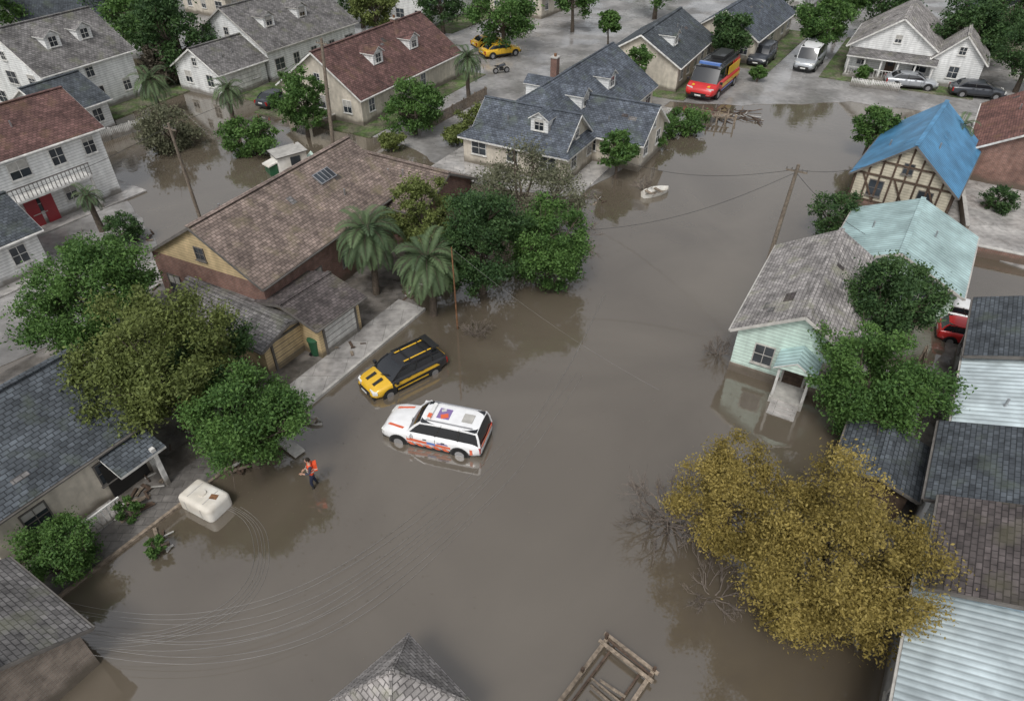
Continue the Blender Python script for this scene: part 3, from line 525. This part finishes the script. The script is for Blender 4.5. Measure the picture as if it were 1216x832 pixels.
def dec_amb(g,L,w,zs,H,gt,gb,tw):
    for sg in(-1,1):
        side(g,w,sg,[(-1.05,.6),(1.1,.66),(1.1,.86),(.5,.8),(-1.05,.74)],P_or,.01)
        for i in range(5):side(g,w,sg,[(-1.0+i*.42,.42),(-.75+i*.42,.42),(-.57+i*.42,.585),(-.82+i*.42,.585)],P_or,.011)
        side(g,w,sg,[(-.35,.64),(.1,.655),(.1,.8),(-.3,.78)],P_blue,.014)
        side(g,w,sg,[(-.95,.79),(-.4,.79),(-.4,.87),(-.9,.87)],P_purple,.012)
        g.obox((1.75,sg*w*.62,1.035),(.4,-sg*.08,-.03),(.02,.06,0),(0,0,.006),P_or)
        side(g,w,sg,[(-2.12,.55),(-1.98,.5),(-1.98,.85),(-2.1,.85)],P_or,.0)
        g.beam((gt[0]+.2,sg*tw*.8,H+.03),(gt[1]-.2,sg*tw*.8,H+.03),.04,.04,M_rim)
    g.obox((gt[1]-.3,0,H+.035),(.08,0,0),(0,tw*.65,0),(0,0,.045),M_lamp);g.obox((gt[1]-.3,tw*.45,H+.04),(.085,0,0),(0,tw*.18,0),(0,0,.047),P_or)
    g.obox((gt[1]-.9,0,H-.012),(.3,0,0),(0,tw*.42,0),(0,0,.012),P_purple);g.obox((gt[1]-.95,.16,H+.005),(.16,.08,0),(-.05,tw*.16,0),(0,0,.006),P_or);g.obox((gt[1]-.8,-.2,H+.005),(.1,.05,0),(-.03,tw*.1,0),(0,0,.006),M_trim)
    g.obox((gt[0]+.6,0,H-.012),(.25,0,0),(0,tw*.35,0),(0,0,.012),M_kerb)
    g.obox((-L*.505,0,.95),(.01,0,0),(0,w*.7,0),(0,0,.06),P_or)
def dec_taxi(g,L,w,zs,H,gt,gb,tw):
    for sg in(-1,1):
        side(g,w,sg,[(-1.7,.7),(1.0,.66),(1.1,.88),(-1.5,.88)],P_yel,.01);side(g,w,sg,[(-.95,.4),(.9,.4),(.9,.5),(-.95,.5)],P_yel,.01)
        g.beam((gt[0]+.1,sg*tw*.85,H+.04),(gt[1]-.1,sg*tw*.85,H+.04),.04,.04,M_black)
        g.beam((gb[1]+.15,sg*w*.32,1.0),(L*.43,sg*w*.32,.865),.2,.02,M_black)
        g.beam((gt[0]+.2,sg*tw*.6,H-.01),(gt[1]-.2,sg*tw*.6,H-.01),.08,.015,P_yel)
    for f in(.25,.75):g.beam((gt[0]+(gt[1]-gt[0])*f,-tw*.85,H+.05),(gt[0]+(gt[1]-gt[0])*f,tw*.85,H+.05),.05,.03,M_black)
    g.obox((gt[0]+.0,0,H+.08),(.18,0,0),(0,tw*.85,0),(0,0,.03),M_black)
    g.obox((-L*.505,0,.8),(.012,0,0),(0,w*.6,0),(0,0,.1),P_yel)
def dec_fire(g,L,w,zs,H,gt,gb,tw):
    for sg in(-1,1):
        side(g,w,sg,[(-2.9,.75),(1.4,.75),(1.4,1.05),(-2.9,1.05)],P_yel,.02);side(g,w,sg,[(-1.4,.5),(1.4,.5),(1.4,.62),(-1.4,.62)],P_blue,.012)
        g.obox((-1.4,sg*(w*.935),1.62),(1.35,0,0),(0,.02,0),(0,0,.3),P_yel)
        g.beam((gt[0]+.1,sg*tw*.8,H+.1),(gt[1]-.1,sg*tw*.8,H+.1),.06,.06,M_black)
        g.obox((2.5,sg*w*.5,1.12),(.4,0,-.06),(0,.1,0),(0,0,.01),P_yel)
    for i in range(9):g.beam((gt[0]+.3+i*.4,-tw*.8,H+.1),(gt[0]+.3+i*.4,tw*.8,H+.1),.05,.04,M_black)
    g.obox((gt[1]-.25,0,H+.1),(.15,0,0),(0,tw*.8,0),(0,0,.08),P_blue);g.obox((gt[0]+1.6,0,H+.18),(1.2,0,0),(0,tw*.5,0),(0,0,.1),M_black)
car('emergency_suv',-3.55,22.9,164,4.95,2.05,'suv',P_white,z=-.3,decor=dec_amb)
car('yellow_black_car',-5.7,27.2,220,4.5,1.95,'hatch',P_blk,P_blk,z=-.25,decor=dec_taxi,front=P_yel)
car('fire_van',20.9,73.2,238,6.4,2.4,'van',P_red,P_blk,z=.03,decor=dec_fire,scale=1.32)
car('white_van',34.0,81.6,238,5.6,2.1,'van',P_sil,P_white,z=.03,scale=1.12);car('parked_car',29.0,83.2,238,4.6,1.9,'suv',P_dk,z=.03,scale=1.15)
car('parked_car',42.1,74,-18,4.6,1.8,'sedan',P_sil,z=.03,scale=1.1);car('parked_car',47.6,71.2,-16,4.6,1.8,'sedan',P_dk,z=.03,scale=1.1)
car('yellow_car',-1.4,85.8,28,4.5,1.8,'sedan',P_yel,z=.03,scale=1.1);car('yellow_car',-2.8,89.6,28,4.4,1.8,'sedan',P_yel,z=.03)
car('parked_car',26.3,32.2,-25,4.2,1.8,'hatch',P_white,P_white,z=-.2,scale=.85);car('parked_car',25.6,30.2,-25,4.2,1.8,'hatch',P_red,z=-.2,scale=.85)
car('parked_car',-23.5,69,60,4.3,1.8,'sedan',P_dk,z=0)
e=empty('motorcycle',-1.2,79,.03,20);g=MB()
for xx in(-.65,.65):
    g.cyl((xx,0,.32),(0,1,0),.32,.12,M_tyre,18);g.cyl((xx,0,.32),(0,1,0),.2,.13,M_rim,12)
g.tube([(-.55,0,.6),(-.1,0,.82),(.2,0,.85),(.5,0,.9)],[.1,.16,.17,.08],P_dk,8);g.beam((.65,0,.32),(.4,0,1.0),.07,.07,M_rim);g.beam((.38,-.35,1.02),(.38,.35,1.02),.04,.04,M_black);g.box(-.2,.25,-.15,.15,.3,.62,M_black);g.box(-.75,-.15,-.13,.13,.78,.86,M_black);g.build('frame_and_wheels',e)
M_dirtyw=mat('stained_white_plastic',(.7,.68,.63),.5,var=.12,scale=2,col2=(.6,.56,.49),bump=.1,bscale=5)
e=empty('damaged_cabin',-18.2,53.4,0,35);g=MB();g.box(-1.2,1.2,-.9,.9,-.3,1.5,M_dirtyw);slope_slab(g,[(-1.35,-1.05,1.5),(1.3,-1.05,1.62),(1.3,1.05,1.62),(-1.35,1.05,1.5)],M_kerb,M_dtrim,.08)
g.box(-1.9,-1.25,-.6,.7,-.2,.8,P_grn);g.obox((-1.6,-.2,.95),(.5,.1,.1),(-.1,.5,0),(0,0,.05),M_dirtyw);g.obox((1.6,-.3,.5),(.4,0,.3),(0,.6,.1),(-.03,0,.04),W_mint);g.obox((.2,-.95,.9),(.4,0,0),(0,.03,0),(0,0,.4),M_glass);g.beam((-1.1,-.9,.2),(-2,-1.3,.1),.2,.05,M_wood);g.beam((.9,.9,1.7),(2.2,.2,.0),.15,.05,M_wood);g.build('cabin_shell',e)
# ------------------------------------------------------------------ bin, tank, planks, raft
e=empty('trash_bin',-10.6,28.9,.12,58);g=MB();g.tube([(0,0,0),(0,0,.95)],[.27,.34],P_grn,14);g.tube([(0,0,.95),(0,0,1.0),(0,0,1.08)],[.37,.37,.2],P_grn,14);g.cyl((-.3,.12,.1),(0,1,0),.1,.06,M_tyre,10);g.box(.3,.38,-.15,.15,.85,.9,M_black);g.build('bin',e)
e=empty('white_tank',-13.0,18.7,-.15,-28);g=MB();g.box(-.95,.95,-.62,.62,0,.9,M_dirtyw);o=g.build('shell',e,bevel=.22);o.modifiers['b'].segments=5
for p in o.data.polygons:p.use_smooth=True
g=MB()
for xx in(-.45,.45):
    g.box(xx-.02,xx+.02,-.632,.632,.15,.75,M_kerb);g.box(xx-.02,xx+.02,-.42,.42,.895,.91,M_kerb)
g.cyl((.0,0,.92),(0,0,1),.16,.08,M_dirtyw,16);g.box(-1.0,-.93,-.3,.3,.25,.55,M_rust);g.box(-.2,.3,.6,.66,.3,.5,M_rust);g.obox((.55,.1,.905),(.16,.05,0),(-.04,.12,0),(0,0,.006),M_rust);g.build('straps_and_cap',e)
e=empty('wooden_raft',3.0,10.7,.0,50);g=MB()
for yy in(-.92,.92):g.beam((-1.9,yy,.16),(1.8,yy*1.01,.2),.14,.14,M_wood)
for xx,zz in((1.72,.3),(1.38,.28)):g.beam((xx,-1.12,zz),(xx+.05,1.1,zz+.02),.12,.08,M_wood)
g.beam((1.5,-1.0,.36),(1.62,.85,.38),.07,.05,M_dwood)
g.beam((-1.85,-1.15,.3),(-1.8,1.0,.28),.14,.1,M_wood)
for yy in(-.6,.62):g.beam((-1.9,yy,.1),(1.7,yy,.12),.08,.08,M_dwood)
for i in range(9):
    if i==5:continue
    g.beam((-1.6+i*.25,-.66,.2),(-1.6+i*.25+random.uniform(-.08,.08),random.uniform(.1,.7),.2),random.uniform(.06,.11),.04,M_wood)
for xx,yy in((1.7,-.95),(1.7,.95),(-1.8,-.9),(-1.8,.9),(.2,.92)):g.beam((xx,yy,-.2),(xx+random.uniform(-.08,.08),yy,random.uniform(.35,.6)),.1,.1,M_dwood)
g.build('planks',e)
def pile(name,x,y,z,n,R,lmax):
    e=empty(name,x,y,z);g=MB()
    for i in range(n):
        a=random.uniform(0,3.14);l=random.uniform(.2,lmax);p=Vector((random.uniform(-R,R),random.uniform(-R,R),random.uniform(0,.12)));d=Vector((math.cos(a),math.sin(a),random.uniform(-.12,.12)))*l/2
        g.beam(p-d,p+d,random.uniform(.03,.16),.03,random.choice((M_wood,M_dwood,M_dwood,M_dwood,M_kerb)))
    g.build('boards',e)
pile('debris_pile',-12.2,21.2,.1,16,.7,1.0);pile('debris_pile',-14.2,16.9,.0,10,.5,.9);pile('debris_pile',-16.3,19.2,.1,24,1.2,1.0);pile('debris_pile',-14.5,23,.1,12,1.5,1);pile('debris_pile',21.5,65.5,.0,34,1.8,2.6);pile('debris_pile',13.6,19.3,.0,12,.7,.8);pile('debris_pile',-6.3,35.1,.05,12,.8,1);pile('debris_pile',-9.0,29.5,.15,6,.8,.5);pile('debris_pile',-26,42,.05,14,1.2,.9);pile('debris_pile',6.3,47.5,.0,12,1,1);pile('debris_pile',19.6,25.4,.1,14,1.2,1);pile('debris_pile',-23,37,.06,14,1.6,.8)
e=empty('broken_jetty',19.0,64.2,0,-20);g=MB()
for i in range(6):g.beam((-2+i*.8,-.6,-.2),(-2+i*.8,-.6,.9+random.uniform(-.2,.3)),.12,.12,M_wood);g.beam((-2+i*.8,.5,-.2),(-2+i*.8+.1,.5,.9+random.uniform(-.3,.3)),.12,.12,M_wood)
g.beam((-2.1,-.6,.8),(2.1,-.62,.7),.1,.08,M_wood);g.beam((-2.1,.5,.8),(1.6,.5,.6),.1,.08,M_wood)
for i in range(9):g.beam((-1.9+i*.4,-.7,.62),(-1.8+i*.4,.6,.6),.2,.04,M_wood)
g.build('frame',e)
def rowboat(name,x,y,yaw,s,m):
    e=empty(name,x,y,0,yaw);e.scale=(s,s,s);g=MB();V=[];sec=[(-.55,.12),(-.3,.24),(.1,.27),(.4,.18),(.6,.02)]
    for xx,hw in sec:V+=[(xx,-hw,.16),(xx,-hw*.6,-.05),(xx,hw*.6,-.05),(xx,hw,.16)]
    g.idx(V,[(i*4+k,i*4+k+1,(i+1)*4+k+1,(i+1)*4+k) for i in range(4) for k in range(3)]+[(0,1,2,3)],m)
    for xx in(-.25,.15):g.box(xx-.05,xx+.05,-.22,.22,.1,.13,M_wood)
    g.build('hull',e)
rowboat('small_rowboat',-9.7,23.75,-20,1,M_kerb);rowboat('small_rowboat',11.0,48.6,30,2.2,M_dirtyw)
e=empty('concrete_ramp',-10.3,22.0,.1,-38);g=MB();g.obox((0,0,.08),(.75,0,-.06),(0,.28,0),(0,0,.05),M_kerb);g.obox((-.4,0,-.05),(.1,0,0),(0,.25,0),(0,0,.1),M_dwood);g.build('slab',e)
def wall(name,p,q,h,t,m):
    p,q=Vector(p),Vector(q);e=empty(name,p.x,p.y,0,math.degrees(math.atan2(q.y-p.y,q.x-p.x)));L=(q-p).length;g=MB();g.box(0,L,-t/2,t/2,-.3,h,m);g.box(-.03,L+.03,-t/2-.03,t/2+.03,h,h+.06,M_kerb);g.build('wall_body',e)
def fence(name,p,q,h,m):
    p,q=Vector(p),Vector(q);e=empty(name,p.x,p.y,0,math.degrees(math.atan2(q.y-p.y,q.x-p.x)));L=(q-p).length;g=MB();n=int(L/.16)
    for i in range(n):g.box(i*.16,i*.16+.11,-.012,.012,.05,h+random.uniform(-.03,.03),m)
    for zz in(.3,h-.25):g.box(0,L,.013,.05,zz,zz+.07,m)
    for i in range(int(L/2)+1):g.box(i*2,i*2+.1,.051,.15,-.2,h+.05,m)
    g.build('pickets',e)
wall('garden_wall',(30.5,39.6),(37,36.2),.7,.25,W_brick);wall('garden_wall',(31.3,42),(34.5,49),.8,.2,W_brbr);fence('garden_fence',(-7.6,62),(-2.5,71),1.1,M_wood);fence('garden_fence',(36,74.5),(40.5,72.5),.9,M_trim);fence('garden_fence',(-37,58),(-33.5,63),1.0,M_trim);fence('garden_fence',(19.5,24.2),(21.8,28.2),1.4,M_wood);fence('garden_fence',(13.6,12),(15.1,15.4),1.2,M_dwood);wall('garden_wall',(-18.4,62),(-12.8,70),.6,.2,W_brbr)
# ------------------------------------------------------------------ poles & wires
def pole(name,x,y,H,r=.14,lean=(0,0),arm=True,m=None,cyaw=-30):
    e=empty(name,x,y,0);g=MB();g.tube([(0,0,-.5),(lean[0]*.5,lean[1]*.5,H*.5),(lean[0],lean[1],H)],[r*1.15,r,r*.75],m or M_pole,10)
    if arm:
        dd=Vector((math.cos(rad(cyaw)),math.sin(rad(cyaw)),0))*.6
        c=Vector((lean[0]*.95,lean[1]*.95,H-.4));g.beam(c-dd,c+dd,.08,.08,M_pole)
        for s_ in(-1,-.5,.5,1):g.cyl(c+dd*s_*.95+Vector((0,0,.12)),(0,0,1),.035,.12,M_dtrim,8)
    g.build('pole_shaft',e)
pole('utility_pole',16.2,37.4,7.2,.13,(.3,0));pole('utility_pole',-15.8,58.4,8.8,.15,(.5,0));pole('utility_pole',-22.4,44.3,7.2,.11,(0,-.3));pole('thin_pole',-3.1,31.3,5.4,.045,(-.05,-.2),False,M_rust)
e=empty('fallen_pole',-15.2,10.6,0);g=MB();g.tube([(0,0,-.3),(-2.2,.9,2.2),(-4.4,1.8,4.6)],[.16,.15,.13],M_pole,10);g.build('pole_shaft',e)
def wire(pts,r=.012,m=None,name='overhead_wire'):
    cu=bpy.data.curves.new(name,'CURVE');cu.dimensions='3D';cu.bevel_depth=r;cu.bevel_resolution=1;cu.resolution_u=10;s_=cu.splines.new('NURBS' if len(pts)>3 else 'POLY');s_.points.add(len(pts)-1)
    for i,p in enumerate(pts):s_.points[i].co=(*p,1)
    if len(pts)>3:s_.use_endpoint_u=True;s_.order_u=4
    cu.materials.append(m or M_wire);o=bpy.data.objects.new(name,cu);COL.objects.link(o)
def sag(a,b,s,n=9,**k):
    a,b=Vector(a),Vector(b);wire([tuple(a.lerp(b,i/n)-Vector((0,0,s*4*(i/n)*(1-i/n)))) for i in range(n+1)],**k)
main=[(-18.7,13.3),(-13.6,12.2),(-9.2,12.4),(-5.7,14.7),(-2.4,18.2),(.1,21.6),(3.2,27.5),(5.8,34.7)]
for k in range(9):
    o_=(k-4)*.26;wire([(x+o_*.55*(1.3-i*.08)+random.uniform(-.25,.25),y-o_*(.9 if i<6 else .4)+random.uniform(-.25,.25),max(.012,.9-i*.3) if i<3 else .012) for i,(x,y) in enumerate(main[:8 if k in(2,4) else 5+(k%3)])],.006,name='fallen_cable')
for k in range(5):
    o_=k*.2+random.uniform(-.08,.08);wire([(-12.4+o_,18.6,.015),(-11.2+o_,18.2-o_*.4,.015),(-10.3+o_*.6,16.8,.015),(-9.9+o_*.7,15.0,.015),(-11.2+o_,13.2-o_*.4,.015),(-14,12.3-o_*.5,.4),(-18.5,12.8-o_,1.2)],.0052,name='fallen_cable')
K=dict(r=.012,m=M_dwire)
sag((16.4,37.4,6.9),(4,52,3.5),1.6,**K);sag((16.4,37.4,6.7),(-1.5,36.5,4),1.8,**K);sag((16.4,37.4,6.9),(27,45.5,4.5),.6,**K);sag((16.4,37.4,6.8),(20.4,35,4.0),.3,**K);sag((-22.4,44.1,7),(-15.4,58.4,8.4),.6,**K);sag((-22.4,44.1,7),(-33,30,6.5),.8,**K);sag((-15.4,58.4,8.4),(-6,74,7),.9,**K);sag((-15.4,58.4,8.4),(3,50,4),1.5,**K)
sag((-3.1,31.1,5.3),(7.5,26,.05),.5,r=.004)
n=1300;base=np.array([[-9,24.5],[-5,31.5],[-12.5,19.8],[1.5,33],[6,40],[12,26],[9,18],[-1,28],[4,24],[-6,16]])
k=rng.integers(0,10,n);P=np.zeros((n,3));P[:,:2]=base[k]+rng.normal(size=(n,2))*[2.2,2.2];P[:,2]=.012
q=leafquads(P,.032,50);q[:,:,2]=np.clip(q[:,:,2],.006,.02);quads('floating_leaves',q,rng.uniform(0,1,n),F_bare)
# ------------------------------------------------------------------ person
def person(name,x,y,z,yaw):
    e=empty(name,x,y,z,yaw)
    J=[((0,0,.95),.145),((0,0,1.12),.13),((0,0,1.32),.155),((0,0,1.44),.12),((.01,0,1.53),.058),((.02,0,1.6),.055),
       ((0,.19,1.42),.075),((.06,.27,1.17),.052),((.27,.17,1.12),.04),((.33,.14,1.13),.034),
       ((0,-.19,1.42),.075),((.03,-.29,1.16),.052),((.2,-.27,.97),.04),((.26,-.26,.93),.034),
       ((0,.1,.9),.1),((.1,.12,.5),.068),((.05,.12,.1),.05),((.2,.13,.05),.045),
       ((0,-.1,.9),.1),((-.02,-.12,.5),.068),((-.14,-.12,.1),.05),((0,-.13,.05),.045)]
    E=[(0,1),(1,2),(2,3),(3,4),(4,5),(3,6),(6,7),(7,8),(8,9),(3,10),(10,11),(11,12),(12,13),(0,14),(14,15),(15,16),(16,17),(0,18),(18,19),(19,20),(20,21)]
    me=bpy.data.meshes.new('sk');me.from_pydata([j[0] for j in J],E,[]);o=bpy.data.objects.new('sk',me);COL.objects.link(o)
    sm=o.modifiers.new('s','SKIN');
    for i,j in enumerate(J):
        me.skin_vertices[0].data[i].radius=(j[1],j[1]*(1.15 if i in(0,1,2) else 1));
    me.skin_vertices[0].data[0].use_root=True;ss=o.modifiers.new('ss','SUBSURF');ss.levels=2;ss.render_levels=2
    dg=bpy.context.evaluated_depsgraph_get();m2=bpy.data.meshes.new_from_object(o.evaluated_get(dg));bpy.data.objects.remove(o)
    skin=mat('skin',(.42,.25,.18),.6,var=.05,bump=0);vest=mat('orange_red_vest',(.72,.09,.03),.7,var=.1);navy=mat('navy_cloth',(.02,.025,.05),.9);hair=mat('dark_hair',(.02,.015,.01),.8);boot=mat('rubber_boot',(.015,.015,.015),.5);refl=mat('reflective_strip',(.7,.7,.6),.4,bump=0);sleeve=mat('dark_sleeve',(.05,.055,.08),.9)
    m2.materials.clear()
    for q in(navy,vest,sleeve,skin,boot):m2.materials.append(q)
    for p in m2.polygons:
        c=p.center;p.use_smooth=True
        if c.z>1.5:k=3
        elif c.z<.32:k=4
        elif c.z<.96 and abs(c.y)<.22 and c.x<.17:k=0
        elif c.x>.24 or(c.x>.19 and c.y<-.2):k=3
        elif abs(c.y)>.185 or c.x>.19:k=2
        else:k=1
        p.material_index=k
    b=bpy.data.objects.new('body',m2);COL.objects.link(b);b.parent=e
    g=MB();hc=Vector((.03,0,1.68));V=[];nu,nv=14,10
    for i in range(nv+1):
        t=math.pi*i/nv
        for j in range(nu):
            a=2*math.pi*j/nu;r=math.sin(t);V.append(hc+Vector((.098*r*math.cos(a)+(.008 if i>5 else 0),.076*r*math.sin(a)*(1 if i<6 else .9),.118*math.cos(t))))
    F=[(i*nu+j,(i+1)*nu+j,(i+1)*nu+(j+1)%nu,i*nu+(j+1)%nu) for i in range(nv) for j in range(nu)];g.idx(V,F,skin,True)
    V2=[hc+(v_-hc)*1.07+Vector((-.012,0,.012)) for v_ in V];F2=[f for f in F if (sum((V2[q]-hc).z for q in f)/4>.02 and sum((V2[q]-hc).x for q in f)/4<.07) or sum((V2[q]-hc).x for q in f)/4<-.03];g.idx(V2,F2,hair,True)
    g.obox(hc+Vector((.105,0,-.015)),(.014,0,-.004),(0,.011,0),(0,0,.02),skin)
    for sg in(-1,1):g.obox(hc+Vector((0,sg*.077,-.01)),(.018,0,0),(0,.008,0),(0,0,.028),skin);g.obox(hc+Vector((.088,sg*.03,.012)),(.006,0,0),(0,.013,0),(0,0,.007),navy)
    g.obox(hc+Vector((.092,0,-.058)),(.006,0,0),(0,.022,0),(0,0,.005),vest)
    for (w0,s_,dr) in((Vector((.34,.135,1.13)),1,Vector((.9,-.35,.1))),(Vector((.27,-.26,.925)),-1,Vector((.8,.2,-.4)))):
        dr=dr.normalized();lat=dr.cross(Vector((0,0,1))).normalized();upv=lat.cross(dr)
        g.obox(w0+dr*.03,dr*.045,lat*.038,upv*.014,skin)
        for i,(off,ln) in enumerate(((-.03,.065),(-.01,.078),(.011,.072),(.031,.055))):
            p=w0+dr*.072+lat*off;g.tube([p,p+dr*ln*.5,p+dr*ln*.85-upv*ln*.45],[.0095,.0085,.006],skin,6)
        p=w0+dr*.01-lat*s_*.036;g.tube([p,p-lat*s_*.025+dr*.03,p-lat*s_*.028+dr*.06],[.012,.01,.007],skin,6)
    for zz in(1.12,1.26):
        R_=[(math.cos(a)*.168+.0,math.sin(a)*.19,zz) for a in np.linspace(0,2*math.pi,17)]
        for i in range(16):g.beam(R_[i],R_[i+1],.008,.035,refl)
    g.obox((-.2,0,1.28),(.075,0,0),(0,.13,0),(0,0,.18),vest);g.obox((-.2,0,1.2),(.08,0,0),(0,.135,0),(0,0,.015),refl)
    g.build('head_hands_vest',e);return e
pe=person('rescue_worker',-8.65,19.75,-.12,200);pe.scale=(1.06,1.06,1.06)
# ------------------------------------------------------------------ light, sky, camera
w=bpy.data.worlds.new('World');bpy.context.scene.world=w;w.use_nodes=True;nt=w.node_tree;bg=nt.nodes['Background']
sk=nt.nodes.new('ShaderNodeTexSky');sk.sky_type='NISHITA';sk.sun_disc=False;sk.sun_elevation=rad(55);sk.sun_rotation=rad(200);sk.air_density=1;sk.dust_density=3
hs=nt.nodes.new('ShaderNodeHueSaturation');hs.inputs['Saturation'].default_value=.2;hs.inputs['Value'].default_value=1.08;nt.links.new(sk.outputs[0],hs.inputs['Color']);nt.links.new(hs.outputs[0],bg.inputs[0]);bg.inputs[1].default_value=.15
sl=bpy.data.lights.new('sun','SUN');sl.energy=1.5;sl.angle=rad(16);sl.color=(1,.98,.95);so=bpy.data.objects.new('sun',sl);COL.objects.link(so)
so.rotation_euler=(rad(35),0,rad(-20));so.location=(0,0,60)
cam=bpy.data.cameras.new('camera');cam.lens=24.0;cam.sensor_width=36;cam.clip_end=3000;co=bpy.data.objects.new('camera',cam);co.location=(0,0,23.3);co.rotation_euler=(rad(51.5),0,0);COL.objects.link(co);bpy.context.scene.camera=co
vs=bpy.context.scene.view_settings;vs.view_transform='Standard';vs.look='None';vs.exposure=0
